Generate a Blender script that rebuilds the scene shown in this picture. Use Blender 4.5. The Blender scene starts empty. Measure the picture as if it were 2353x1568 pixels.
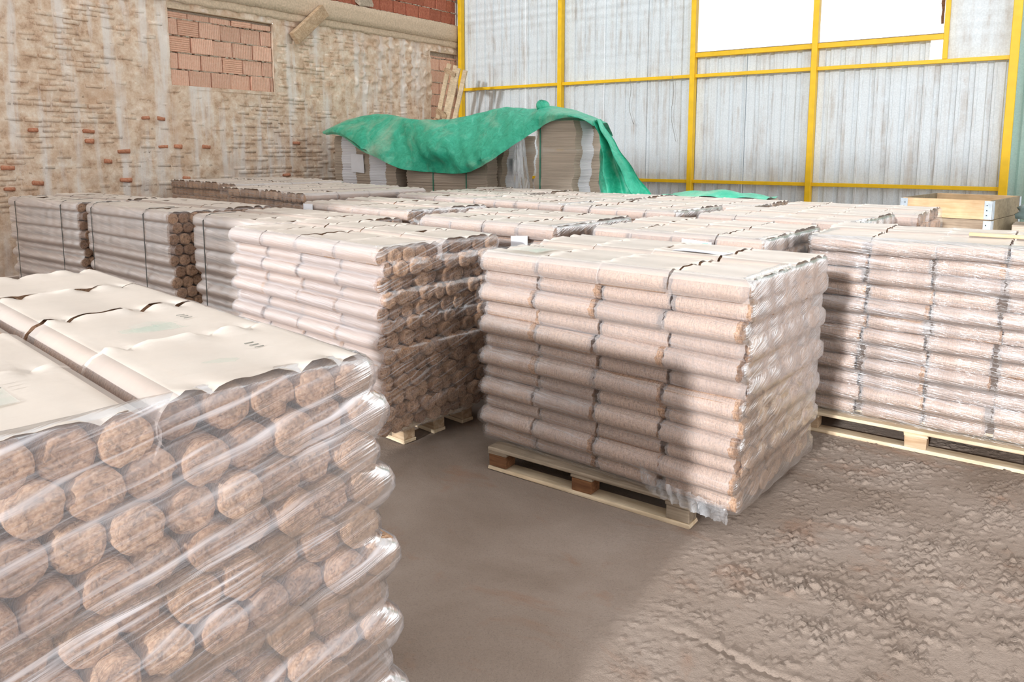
import bpy, math, random
import numpy as np
from mathutils import Matrix, Vector
random.seed(7); rng = np.random.default_rng(7)
SC = bpy.context.scene
COL = SC.collection
R = math.radians

# ------------------------------------------------------------------ camera, sky, sun, exposure
F, CX, HY, D = 1750.0, 1176.5, 345.0, 235.0
EYE = 1.8
pitch = math.atan(D / F); yaw = math.atan(1282 / 1766.0)
fw = Vector((-math.sin(yaw) * math.cos(pitch), math.cos(yaw) * math.cos(pitch), -math.sin(pitch)))
rt = Vector((math.cos(yaw), math.sin(yaw), 0)); upv = rt.cross(fw)
cam = bpy.data.cameras.new('camera'); camo = bpy.data.objects.new('camera', cam); COL.objects.link(camo)
camo.matrix_world = Matrix(((rt.x, upv.x, -fw.x, 0), (rt.y, upv.y, -fw.y, 0), (rt.z, upv.z, -fw.z, EYE), (0, 0, 0, 1)))
cam.sensor_width = 36; cam.lens = F / 2353 * 36
cam.shift_y = -(784 - (HY + D)) / 2353
cam.clip_start = 0.05; cam.clip_end = 300
SC.camera = camo
w = bpy.data.worlds.new('sky'); SC.world = w; w.use_nodes = True
w.node_tree.nodes['Background'].inputs[0].default_value = (0.985, 0.985, 1.0, 1)
w.node_tree.nodes['Background'].inputs[1].default_value = 1.7
sl = bpy.data.lights.new('sun', 'SUN'); sl.energy = 4.2; sl.angle = R(2.6); sl.color = (0.94, 0.97, 1.0)
slo = bpy.data.objects.new('sun', sl); COL.objects.link(slo); slo.location = (0, -6, 6)
slo.rotation_euler = Vector((-0.055, 1, -0.25)).to_track_quat('-Z', 'Y').to_euler()
SC.view_settings.view_transform = 'Standard'; SC.view_settings.look = 'None'
SC.view_settings.exposure = 0.25; SC.view_settings.gamma = 1
SC.view_settings.use_curve_mapping = False
SC.cycles.max_bounces = 8; SC.cycles.diffuse_bounces = 4; SC.cycles.transparent_max_bounces = 24
SC.cycles.caustics_reflective = False; SC.cycles.caustics_refractive = False
SC.cycles.use_denoising = True; SC.cycles.sample_clamp_indirect = 4

# ------------------------------------------------------------------ helpers
def lin(r, g, b):
    f = lambda c: (c / 255 / 12.92) if c / 255 <= 0.04045 else ((c / 255 + 0.055) / 1.055) ** 2.4
    return (f(r), f(g), f(b), 1)

class NT:
    """small node builder"""
    def __init__(s, name):
        s.m = bpy.data.materials.new(name); s.m.use_nodes = True
        s.t = s.m.node_tree; s.t.nodes.clear()
        s.out = s.t.nodes.new('ShaderNodeOutputMaterial')
    def n(s, kind, **kw):
        nd = s.t.nodes.new('ShaderNode' + kind)
        for k, v in kw.items():
            if isinstance(v, tuple) and len(v) == 2 and hasattr(v[0], 'outputs'):
                s.t.links.new(v[0].outputs[v[1]], nd.inputs[k.replace('_', ' ')])
            elif k.replace('_', ' ') in nd.inputs: nd.inputs[k.replace('_', ' ')].default_value = v
            else: setattr(nd, k, v)
        return nd
    def link(s, a, i, b, j): s.t.links.new(a.outputs[i], b.inputs[j])
    def coords(s, kind='Object', scale=(1, 1, 1), rot=(0, 0, 0)):
        tc = s.n('TexCoord') if kind != 'World' else s.n('NewGeometry')
        mp = s.n('Mapping'); mp.inputs['Scale'].default_value = scale; mp.inputs['Rotation'].default_value = rot
        s.link(tc, 'Position' if kind == 'World' else kind, mp, 'Vector'); return mp
    def noise(s, vec, scale, detail=3, rough=0.55, dist=0):
        nd = s.n('TexNoise', Scale=scale, Detail=detail, Roughness=rough, Distortion=dist)
        s.link(vec, 0, nd, 'Vector'); return nd
    def ramp(s, src, out, stops):
        cr = s.n('ValToRGB'); el = cr.color_ramp.elements
        while len(el) > 1: el.remove(el[-1])
        el[0].position = stops[0][0]; el[0].color = stops[0][1]
        for p, c in stops[1:]: e = el.new(p); e.color = c
        s.link(src, out, cr, 'Fac'); return cr
    def mix(s, fac, a, b, blend='MIX'):
        nd = s.n('Mix', data_type='RGBA', blend_type=blend)
        for sock, v in ((nd.inputs[0], fac), (nd.inputs[6], a), (nd.inputs[7], b)):
            if isinstance(v, tuple) and hasattr(v[0], 'outputs'): s.t.links.new(v[0].outputs[v[1]], sock)
            else: sock.default_value = v
        return nd
    def math(s, op, a, b=0.0):
        nd = s.n('Math', operation=op)
        for sock, v in ((nd.inputs[0], a), (nd.inputs[1], b)):
            if isinstance(v, tuple) and hasattr(v[0], 'outputs'): s.t.links.new(v[0].outputs[v[1]], sock)
            else: sock.default_value = v
        return nd
    def bump(s, h, out, strength, dist):
        b = s.n('Bump', Strength=strength, Distance=dist); s.link(h, out, b, 'Height'); return b
    def principled(s, color, rough=0.8, spec=0.3, normal=None, metal=0.0):
        p = s.n('BsdfPrincipled', Roughness=rough, Metallic=metal); p.inputs['Specular IOR Level'].default_value = spec
        if isinstance(color, tuple) and hasattr(color[0], 'outputs'): s.t.links.new(color[0].outputs[color[1]], p.inputs[0])
        else: p.inputs[0].default_value = color
        if normal: s.link(normal, 'Normal', p, 'Normal')
        return p
    def done(s, sh): s.link(sh, 0, s.out, 'Surface'); return s.m
W1 = (1, 1, 1, 1); B0 = (0, 0, 0, 1)
def g(v): return (v, v, v, 1)

def mesh(name, v, f, smooth=False):
    me = bpy.data.meshes.new(name); me.from_pydata([tuple(p) for p in v], [], f); me.update()
    if smooth: me.polygons.foreach_set('use_smooth', [True] * len(me.polygons))
    return me
def obj(name, me, m=None, parent=None, loc=None, rot=None):
    o = bpy.data.objects.new(name, me); COL.objects.link(o)
    if m is not None and me is not None and not me.materials: me.materials.append(m)
    if parent: o.parent = parent
    if loc is not None: o.location = loc
    if rot is not None: o.rotation_euler = rot
    return o
def thing(name, label, cat, loc=(0, 0, 0), rz=0, group=None, kind=None):
    o = obj(name, None, None, None, loc, (0, 0, rz)); tag(o, label, cat, group, kind); return o
def tag(o, label=None, cat=None, group=None, kind=None):
    for k, v in (('label', label), ('category', cat), ('group', group), ('kind', kind)):
        if v: o[k] = v
    return o
def box_vf(x0, x1, y0, y1, z0, z1, b=0.0, jit=0.0):
    """box, optionally chamfered on all edges (24 verts) so that the edges catch light"""
    if b <= 0:
        v = [(x, y, z) for x in (x0, x1) for y in (y0, y1) for z in (z0, z1)]
        f = [(0, 1, 3, 2), (4, 6, 7, 5), (0, 4, 5, 1), (2, 3, 7, 6), (0, 2, 6, 4), (1, 5, 7, 3)]
    else:
        v = []; idx = {}
        for i, x in enumerate((x0, x1)):
            for j, y in enumerate((y0, y1)):
                for k, z in enumerate((z0, z1)):
                    sx, sy, sz = (1, -1)[i], (1, -1)[j], (1, -1)[k]
                    idx[i, j, k] = len(v)
                    v += [(x, y + sy * b, z + sz * b), (x + sx * b, y, z + sz * b), (x + sx * b, y + sy * b, z)]
        f = []
        for i in (0, 1):
            a = [idx[i, 0, 0], idx[i, 1, 0], idx[i, 1, 1], idx[i, 0, 1]]; f.append(tuple(a if i else a[::-1]))
            a = [idx[0, i, 0] + 1, idx[1, i, 0] + 1, idx[1, i, 1] + 1, idx[0, i, 1] + 1]; f.append(tuple(a[::-1] if i else a))
            a = [idx[0, 0, i] + 2, idx[1, 0, i] + 2, idx[1, 1, i] + 2, idx[0, 1, i] + 2]; f.append(tuple(a if i else a[::-1]))
        for j in (0, 1):
            for k in (0, 1):
                f.append((idx[0, j, k] + 1, idx[1, j, k] + 1, idx[1, j, k] + 2, idx[0, j, k] + 2))
                f.append((idx[j, 0, k], idx[j, 1, k], idx[j, 1, k] + 2, idx[j, 0, k] + 2))
                f.append((idx[j, k, 0], idx[j, k, 1], idx[j, k, 1] + 1, idx[j, k, 0] + 1))
        for i in (0, 1):
            for j in (0, 1):
                for k in (0, 1): q = idx[i, j, k]; f.append((q, q + 1, q + 2))
    if jit: v = [(a + random.uniform(-jit, jit), c + random.uniform(-jit, jit), d + random.uniform(-jit, jit)) for a, c, d in v]
    return v, f
def box(name, x0, x1, y0, y1, z0, z1, m, parent=None, b=0.0, jit=0.0, loc=None, rot=None):
    v, f = box_vf(x0, x1, y0, y1, z0, z1, b, jit)
    me = mesh(name, v, f); fixn(me)
    return obj(name, me, m, parent, loc, rot)
def fixn(me):
    import bmesh
    bm = bmesh.new(); bm.from_mesh(me); bmesh.ops.recalc_face_normals(bm, faces=bm.faces); bm.to_mesh(me); bm.free()
def grid_faces(nu, nv, closed=False, off=0):
    f = []
    for i in range(nu - (0 if closed else 1)):
        i2 = (i + 1) % nu
        for j in range(nv - 1): f.append((off + i * nv + j, off + i2 * nv + j, off + i2 * nv + j + 1, off + i * nv + j + 1))
    return f
def vnoise(x, y, seed=0):
    """smooth value noise on arrays"""
    r = np.random.default_rng(seed).random((256, 256)).astype(np.float32)
    xi = np.floor(x).astype(int); yi = np.floor(y).astype(int); fx = x - xi; fy = y - yi
    fx = fx * fx * (3 - 2 * fx); fy = fy * fy * (3 - 2 * fy)
    a = r[xi % 256, yi % 256]; b = r[(xi + 1) % 256, yi % 256]; c = r[xi % 256, (yi + 1) % 256]; d = r[(xi + 1) % 256, (yi + 1) % 256]
    return (a * (1 - fx) + b * fx) * (1 - fy) + (c * (1 - fx) + d * fx) * fy
def sstep(x, a, b):
    t = np.clip((x - a) / (b - a), 0, 1); return t * t * (3 - 2 * t)
def tube(name, pts, r, m, parent=None, seg=6):
    P = [Vector(p) for p in pts]; v = []; f = []
    for i, p in enumerate(P):
        t = (P[min(i + 1, len(P) - 1)] - P[max(i - 1, 0)]).normalized()
        a = t.orthogonal().normalized() if i == 0 else (a - t * a.dot(t)).normalized()
        b = t.cross(a)
        for k in range(seg): v.append(p + (a * math.cos(2 * PI * k / seg) + b * math.sin(2 * PI * k / seg)) * r)
    for i in range(len(P) - 1):
        for k in range(seg): f.append((i * seg + k, i * seg + (k + 1) % seg, (i + 1) * seg + (k + 1) % seg, (i + 1) * seg + k))
    f += [tuple(range(seg))[::-1], tuple((len(P) - 1) * seg + k for k in range(seg))]
    return obj(name, mesh(name, v, f, True), m, parent)
PI = math.pi

# ------------------------------------------------------------------ materials
def mat_log():
    t = NT('pressed_sawdust'); c = t.coords('Object')
    fine = t.noise(c, 130, 4, 0.7); big = t.noise(c, 14, 2)
    rings = t.noise(t.coords('Object', (210, 26, 26)), 1.0, 2, 0.7)       # fine hoops pressed round the log
    oi = t.n('ObjectInfo')
    base = t.ramp(fine, 0, [(0.25, lin(128, 90, 64)), (0.48, lin(184, 150, 122)), (0.75, lin(216, 188, 161))])
    tint = t.ramp(oi, 'Random', [(0.0, lin(205, 195, 190)), (0.5, lin(238, 230, 224)), (1.0, lin(255, 250, 245))])
    k = t.mix(1.0, (base, 0), (tint, 0), 'MULTIPLY')
    dark = t.ramp(rings, 0, [(0.34, g(0.45)), (0.50, g(1.0))])
    wv = t.n('TexWave', wave_type='BANDS', bands_direction='X', Scale=38.0, Distortion=1.2, Detail=2.0); wv.inputs['Detail Scale'].default_value = 3.0
    t.link(c, 0, wv, 'Vector')
    hoop = t.ramp(wv, 1, [(0.0, g(0.62)), (0.16, g(1.0))]); brk = t.ramp(t.noise(t.coords('Object', (60, 40, 40)), 1.0, 2), 0, [(0.45, B0), (0.55, g(1.0))])
    hoop = t.mix((brk, 0), W1, (hoop, 0)); dark = t.mix(1.0, (dark, 0), (hoop, 2), 'MULTIPLY'); DK = dark
    k = t.mix(0.8, (k, 2), (DK, 2), 'MULTIPLY')
    h = t.math('ADD', (fine, 0), (rings, 0)); h = t.math('ADD', (h, 0), (big, 0))
    return t.done(t.principled((k, 2), 0.9, 0.15, t.bump(h, 0, 0.4, 0.005)))
def mat_sheet(name, fac, col, rough=0.35):
    t = NT(name); c = t.coords('Object')
    n1 = t.noise(c, 9, 3); st = t.noise(t.coords('Object', (60, 3, 3)), 1.0, 3)
    b = t.bump(st, 0, 0.25, 0.004)
    p = t.principled(t_mix(t, n1, col), rough, 0.4, b)
    tr = t.n('BsdfTransparent'); mx = t.n('MixShader'); mx.inputs[0].default_value = fac
    t.link(tr, 0, mx, 1); t.link(p, 0, mx, 2); return t.done(mx)
def t_mix(t, n1, col):
    d = tuple(c * 0.93 for c in col[:3]) + (1,)
    return (t.ramp(n1, 0, [(0.3, d), (0.7, col)]), 0)
def mat_film(name, base, streak, slope, fscale=1.0, tint=(0.84, 0.83, 0.86, 1), rough=0.30, bumpk=0.5, fk=0.45):
    """stretch film: clear plastic with stretch marks; UV = metres round the load, metres up"""
    t = NT(name)
    uv = t.n('UVMap'); mp = t.n('Mapping'); mp.inputs['Rotation'].default_value = (0, 0, slope); t.link(uv, 0, mp, 'Vector')
    m1 = t.n('Mapping'); m1.inputs['Scale'].default_value = (1.3, 75 * fscale, 1); t.link(mp, 0, m1, 'Vector')
    m2 = t.n('Mapping'); m2.inputs['Scale'].default_value = (4.0, 240 * fscale, 1); t.link(mp, 0, m2, 'Vector')
    m3 = t.n('Mapping'); m3.inputs['Scale'].default_value = (3.0, 5, 1); t.link(mp, 0, m3, 'Vector')
    s1 = t.noise(m1, 1, 2, 0.6, 0.25); s2 = t.noise(m2, 1, 2, 0.6); s3 = t.noise(m3, 1, 3)
    r1 = t.ramp(s1, 0, [(0.50, B0), (0.66, g(1.0))]); r2 = t.ramp(s2, 0, [(0.50, B0), (0.75, g(0.8))])
    r3 = t.ramp(s3, 0, [(0.35, g(0.25)), (0.7, g(1.0))])
    a = t.math('MULTIPLY', (r1, 0), streak); b = t.math('MULTIPLY', (r2, 0), streak * 0.6)
    a = t.math('ADD', (a, 0), (b, 0)); a = t.math('MULTIPLY', (a, 0), (r3, 0)); a = t.math('ADD', (a, 0), base)
    a.use_clamp = True
    hh = t.math('ADD', (s1, 0), (s2, 0)); hh = t.math('ADD', (hh, 0), (t.math('MULTIPLY', (t.noise(m3, 6, 2), 0), .35), 0))
    bm = t.bump(hh, 0, bumpk * .5, 0.010)
    milk = t.principled(tint, 0.5, 0.5, bm)
    tr = t.n('BsdfTransparent'); mx = t.n('MixShader'); t.link(a, 0, mx, 0); t.link(tr, 0, mx, 1); t.link(milk, 0, mx, 2)
    gl = t.n('BsdfGlossy', Roughness=rough); t.link(bm, 0, gl, 'Normal')
    fr = t.n('Fresnel', IOR=1.5); t.link(bm, 0, fr, 'Normal')
    ff = t.math('MULTIPLY', (fr, 0), fk)
    m4 = t.n('MixShader'); t.link(ff, 0, m4, 0); t.link(mx, 0, m4, 1); t.link(gl, 0, m4, 2)
    return t.done(m4)
def mat_wood(name, c1, c2, axis=0, gloss=0.75):
    t = NT(name); sc = [14, 14, 14]; sc[axis] = 1.2
    c = t.coords('Object', tuple(sc)); n1 = t.noise(c, 2.2, 4, 0.6, 0.8); n2 = t.noise(t.coords('Object'), 5, 3)
    k = t.ramp(n1, 0, [(0.3, lin(*c1)), (0.65, lin(*c2))])
    d = t.ramp(n2, 0, [(0.35, g(0.72)), (0.6, g(1.0))])
    k = t.mix(0.8, (k, 0), (d, 0), 'MULTIPLY')
    return t.done(t.principled((k, 2), gloss, 0.25, t.bump(n1, 0, 0.4, 0.004)))
def mat_plain(name, c, rough=0.6, spec=0.4, bumpk=0.0, var=0.12, scale=12, metal=0):
    t = NT(name); n1 = t.noise(t.coords('Object'), scale, 4)
    a = lin(*c); d = tuple(x * (1 - var * 2) for x in a[:3]) + (1,)
    k = t.ramp(n1, 0, [(0.3, d), (0.65, a)])
    return t.done(t.principled((k, 0), rough, spec, t.bump(n1, 0, bumpk, 0.01) if bumpk else None, metal))
def mat_plaster():
    """limewash and render crumbling off an old brick wall"""
    t = NT('old_limewash'); c = t.coords('World')
    n1 = t.noise(c, 0.9, 5, 0.6, 0.3); n2 = t.noise(c, 6, 6, 0.7); n3 = t.noise(c, 45, 4, 0.7)
    drip = t.noise(t.coords('World', (1, 3.5, 0.35)), 1.3, 4, 0.6)
    k = t.ramp(n2, 0, [(0.28, lin(172, 138, 112)), (0.44, lin(212, 184, 158)), (0.58, lin(228, 208, 186)), (0.72, lin(242, 230, 216))])
    pale = t.ramp(drip, 0, [(0.49, B0), (0.64, g(0.8))])
    k = t.mix((pale, 0), (k, 0), lin(232, 225, 218))
    br = t.ramp(n1, 0, [(0.52, B0), (0.72, g(0.55))])
    k = t.mix((br, 0), (k, 2), lin(200, 164, 134))
    sp = t.ramp(t.noise(c, 11, 5, 0.75), 0, [(0.66, B0), (0.74, g(0.5))])
    k = t.mix((sp, 0), (k, 2), lin(170, 116, 92))
    h = t.math('ADD', (n2, 0), (t.math('MULTIPLY', (n3, 0), 0.4), 0))
    return t.done(t.principled((k, 2), 0.92, 0.15, t.bump(h, 0, 0.7, 0.018)))
def mat_redbrick(name, c1, c2, groove=0.0, horiz=False):
    t = NT(name); c = t.coords('Object'); n = t.noise(c, 22, 4, 0.7)
    oi = t.n('ObjectInfo')
    k = t.ramp(n, 0, [(0.3, lin(*c1)), (0.62, lin(*c2)), (0.85, lin(226, 184, 158))])
    tint = t.ramp(oi, 'Random', [(0, g(0.84)), (1, g(1.05))])
    k = t.mix(1.0, (k, 0), (tint, 0), 'MULTIPLY')
    if groove:
        wv = t.n('TexWave', wave_type='BANDS', bands_direction='Z' if horiz else 'Y', Scale=groove)
        t.link(c, 0, wv, 'Vector'); wv.inputs['Distortion'].default_value = 0.6
        b = t.bump(wv, 1, 0.6, 0.02)
    else: b = t.bump(n, 0, 0.6, 0.01)
    return t.done(t.principled((k, 2), 0.9, 0.15, b))
def mat_floor():
    t = NT('dusty_concrete'); c = t.coords('World')
    n1 = t.noise(c, 1.1, 4, 0.6, 0.4); n2 = t.noise(c, 30, 5, 0.7); n3 = t.noise(c, 160, 3, 0.7)
    k = t.ramp(n1, 0, [(0.3, lin(128, 112, 99)), (0.55, lin(149, 134, 122)), (0.75, lin(160, 146, 135))])
    rust = t.ramp(t.noise(t.coords('World', (1, 1.6, 1)), 1.7, 5, 0.7, 0.5), 0, [(0.56, B0), (0.72, g(0.45))])
    k = t.mix((rust, 0), (k, 0), lin(140, 98, 70))
    sp = t.ramp(n3, 0, [(0.30, g(0.72)), (0.45, g(1.0)), (0.72, g(1.12))])
    k = t.mix(0.7, (k, 2), (sp, 0), 'MULTIPLY')
    h = t.math('ADD', (n2, 0), (t.math('MULTIPLY', (n3, 0), 0.5), 0))
    return t.done(t.principled((k, 2), 0.93, 0.15, t.bump(h, 0, 0.45, 0.012)))
def mat_sheetmetal(name, c1, c2, stain=0.5):
    t = NT(name); c = t.coords('World')
    dr = t.noise(t.coords('World', (6, 1, 0.5)), 1.6, 5, 0.65); n2 = t.noise(c, 2.0, 5, 0.7); n3 = t.noise(c, 40, 3)
    k = t.ramp(n3, 0, [(0.3, lin(*c1)), (0.7, lin(*c2))])
    a = t.ramp(dr, 0, [(0.46, B0), (0.66, g(stain))]); b = t.ramp(n2, 0, [(0.40, g(.15)), (0.58, g(1.0))])
    a = t.math('MULTIPLY', (a, 0), (b, 0))
    k = t.mix((a, 0), (k, 0), lin(164, 146, 128))
    sp = t.ramp(t.noise(c, 7, 6, 0.8), 0, [(0.68, B0), (0.76, g(0.5))])
    k = t.mix((sp, 0), (k, 2), lin(150, 112, 84))
    return t.done(t.principled((k, 2), 0.55, 0.35, t.bump(n3, 0, 0.08, 0.01)))
def mat_tarp():
    t = NT('green_tarpaulin'); c = t.coords('Object')
    n1 = t.noise(c, 1.3, 5, 0.65, 0.5); n2 = t.noise(c, 9, 5, 0.65, 1.0)
    k = t.ramp(n2, 0, [(0.3, lin(30, 160, 124)), (0.6, lin(62, 192, 156)), (0.85, lin(120, 214, 188))])
    dust = t.ramp(n1, 0, [(0.5, B0), (0.7, g(0.55))])
    k = t.mix((dust, 0), (k, 0), lin(190, 206, 180))
    return t.done(t.principled((k, 2), 0.34, 0.5, t.bump(n2, 0, 0.35, 0.05)))
def mat_card(name, c1, c2, white=False):
    t = NT(name); n = t.noise(t.coords('Object', (1, 1, 150)), 1.0, 3, 0.7)
    k = t.ramp(n, 0, [(0.35, lin(*c1)), (0.6, lin(*c2))])
    return t.done(t.principled((k, 0), 0.8, 0.2, t.bump(n, 0, 0.6, 0.006)))

M = {}
M['log'] = mat_log()
M['sheet'] = mat_sheet('shrink_sleeve_top', 0.86, lin(224, 213, 201))
M['sleeve'] = mat_sheet('shrink_sleeve_side', 0.30, lin(232, 220, 214), 0.28)
M['sleeve_mid'] = mat_sheet('shrink_sleeve_shoulder', 0.5, lin(230, 218, 208), 0.3)
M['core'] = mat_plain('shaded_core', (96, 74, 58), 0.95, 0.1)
M['wood_new'] = mat_wood('pallet_wood_pale', (204, 178, 144), (228, 208, 178))
M['wood_grey'] = mat_wood('pallet_wood_weathered', (128, 112, 94), (168, 152, 132))
M['wood_dark'] = mat_wood('shaded_wood_and_rust', (96, 62, 40), (140, 98, 66))
M['block'] = mat_wood('pallet_block_wood', (170, 138, 104), (206, 180, 150))
M['plaster'] = mat_plaster()
M['band'] = mat_plain('rendered_concrete', (214, 192, 166), 0.95, 0.1, 1.0, 0.12, 26)
M['redbrick'] = mat_redbrick('bare_red_brick', (178, 112, 84), (204, 146, 116))
M['clay_v'] = mat_redbrick('hollow_clay_block', (222, 170, 144), (234, 192, 168), 9.0)
M['clay_h'] = mat_redbrick('hollow_clay_block_cross', (218, 164, 136), (232, 186, 160), 9.0, True)
M['clay_dark'] = mat_redbrick('dark_clay_block', (160, 92, 72), (188, 118, 94), 9.0)
M['mortar'] = mat_plain('mortar', (196, 180, 160), 0.95, 0.1, 1.0, 0.2, 40)
M['floor'] = mat_floor()
M['metal'] = mat_sheetmetal('pale_sheet_steel', (206, 212, 215), (223, 229, 232))
M['metal_teal'] = mat_sheetmetal('teal_sheet_steel', (132, 158, 150), (146, 172, 162), 0.2)
M['yellow'] = mat_plain('yellow_paint', (242, 194, 22), 0.45, 0.4, 0.0, 0.06, 6)
M['tarp'] = mat_tarp()
M['card'] = mat_card('brown_corrugated_board', (168, 152, 136), (208, 192, 174))
M['card_white'] = mat_card('white_board_edges', (226, 226, 232), (252, 252, 255))
M['paper'] = mat_plain('white_paper', (240, 241, 246), 0.7, 0.2, 0, 0.02)
M['strap'] = mat_plain('dark_strapping', (52, 62, 60), 0.45, 0.4)
M['strap_green'] = mat_plain('green_strapping', (40, 130, 104), 0.45, 0.4)
M['zinc'] = mat_plain('galvanised_steel', (206, 216, 224), 0.35, 0.5, 0, 0.1, 30, 0.35)
M['ply'] = mat_wood('planed_pine_board', (214, 174, 128), (232, 200, 160))
M['ply_old'] = mat_wood('weathered_pine_board', (140, 120, 100), (172, 152, 130))
M['ply_shaded'] = mat_wood('shaded_side_board', (126, 112, 88), (150, 136, 110))  # crate sides: darker copy of the pine, shade put into the colour
M['wire'] = mat_plain('thin_dark_wire', (120, 116, 108), 0.5, 0.4)
M['film_fg'] = mat_film('stretch_film_hazy', 0.14, 0.60, R(-12), 0.5, (0.84, 0.81, 0.83, 1), 0.2, 0.4, 0.55)
M['film_end'] = mat_film('stretch_film_streaky', 0.04, 0.45, R(-18), 0.9, (0.84, 0.82, 0.82, 1), 0.25, 0.25, 0.25)
M['film_clear'] = mat_film('stretch_film_clear', 0.03, 0.13, R(3), 1.2, (0.86, 0.82, 0.84, 1), 0.30, 0.5, .24)
M['film_haze'] = mat_film('stretch_film_milky', 0.13, 0.18, R(3), 1.0, (0.84, 0.79, 0.82, 1), 0.32, 0.5, .22)
M['film_bright'] = mat_film('stretch_film_glossy', 0.03, 0.34, R(6), 0.7, (0.93, 0.93, 0.96, 1), 0.17, 1.3, 0.8)
M['film_bright_end'] = mat_film('stretch_film_glossy_end', 0.05, 0.45, R(-21), 0.75, (0.93, 0.92, 0.93, 1), 0.18, 0.55, 0.65)
M['film_pink'] = mat_film('stretch_film_dense', 0.26, 0.30, R(5), 0.6, (0.82, 0.70, 0.63, 1), 0.45, 0.3, 0.25)
M['film_loose'] = mat_film('loose_plastic_film', 0.12, 0.75, R(88), 0.35, (0.9, 0.91, 0.93, 1), 0.12, 1.0)

# ------------------------------------------------------------------ floor
def build_floor():
    fl = box('floor', -13.2, 5.0, -5.0, 15.6, -0.12, -0.012, M['floor'])
    tag(fl, kind='structure')
    x = np.arange(-3.3, 1.35, 0.0105); y = np.arange(1.2, 5.6, 0.0105)
    X, Y = np.meshgrid(x, y, indexing='ij')
    rough = sstep(X, -1.55, -0.9) * (1 - 0.6 * sstep(Y, 4.6, 5.4)) * (0.55 + 0.9 * vnoise(X * 1.3, Y * 1.3, 9)) + 0.06
    a, b = X * 0.9 + Y * 0.35, -X * 0.35 + Y * 0.95
    n = 0.45 * vnoise(a * 7, b * 12, 1) + 0.6 * vnoise(a * 40, b * 55, 2) + 1.0 * vnoise(a * 88, b * 95, 3)
    clod = np.clip(n / 2.05 - .57, 0, 1) * 11
    z = 0.0054 * rough * clod + 0.004 * (vnoise(X * 2, Y * 2, 4) - 0.5) + 0.0016 * rough * vnoise(X * 60, Y * 60, 5)
    # a crack running away to the right
    t = (X + 1.15); yc = 2.50 + 0.02 * t - 0.06 * t * t + 0.05 * (vnoise(X * 4, X * 0 + 3, 6) - 0.5)
    z -= 0.012 * np.exp(-((Y - yc) / 0.012) ** 2) * sstep(X, -1.25, -0.9)
    z += 0.005 * np.exp(-((Y - yc - 0.03) / 0.02) ** 2) * sstep(X, -1.25, -0.9)
    edge = np.minimum.reduce([sstep(X, -3.3, -3.1), 1 - sstep(X, 1.2, 1.33), sstep(Y, 1.2, 1.35), 1 - sstep(Y, 5.4, 5.57)])
    z = z * edge - 0.004 - 0.007 * (1 - edge)
    V = np.stack([X, Y, z], -1).reshape(-1, 3)
    me = bpy.data.meshes.new('floor_dust')
    nu, nv = X.shape
    i = np.arange(nu - 1)[:, None] * nv + np.arange(nv - 1)[None, :]
    q = np.stack([i, i + nv, i + nv + 1, i + 1], -1).reshape(-1, 4)
    me.vertices.add(len(V)); me.vertices.foreach_set('co', V.ravel())
    me.loops.add(q.size); me.loops.foreach_set('vertex_index', q.ravel())
    me.polygons.add(len(q)); me.polygons.foreach_set('loop_start', np.arange(0, q.size, 4)); me.polygons.foreach_set('loop_total', np.full(len(q), 4))
    me.polygons.foreach_set('use_smooth', np.ones(len(q), bool)); me.update(calc_edges=True)
    o = obj('trodden_dust', me, M['floor'], fl); tag(o, kind='stuff')
build_floor()

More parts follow.
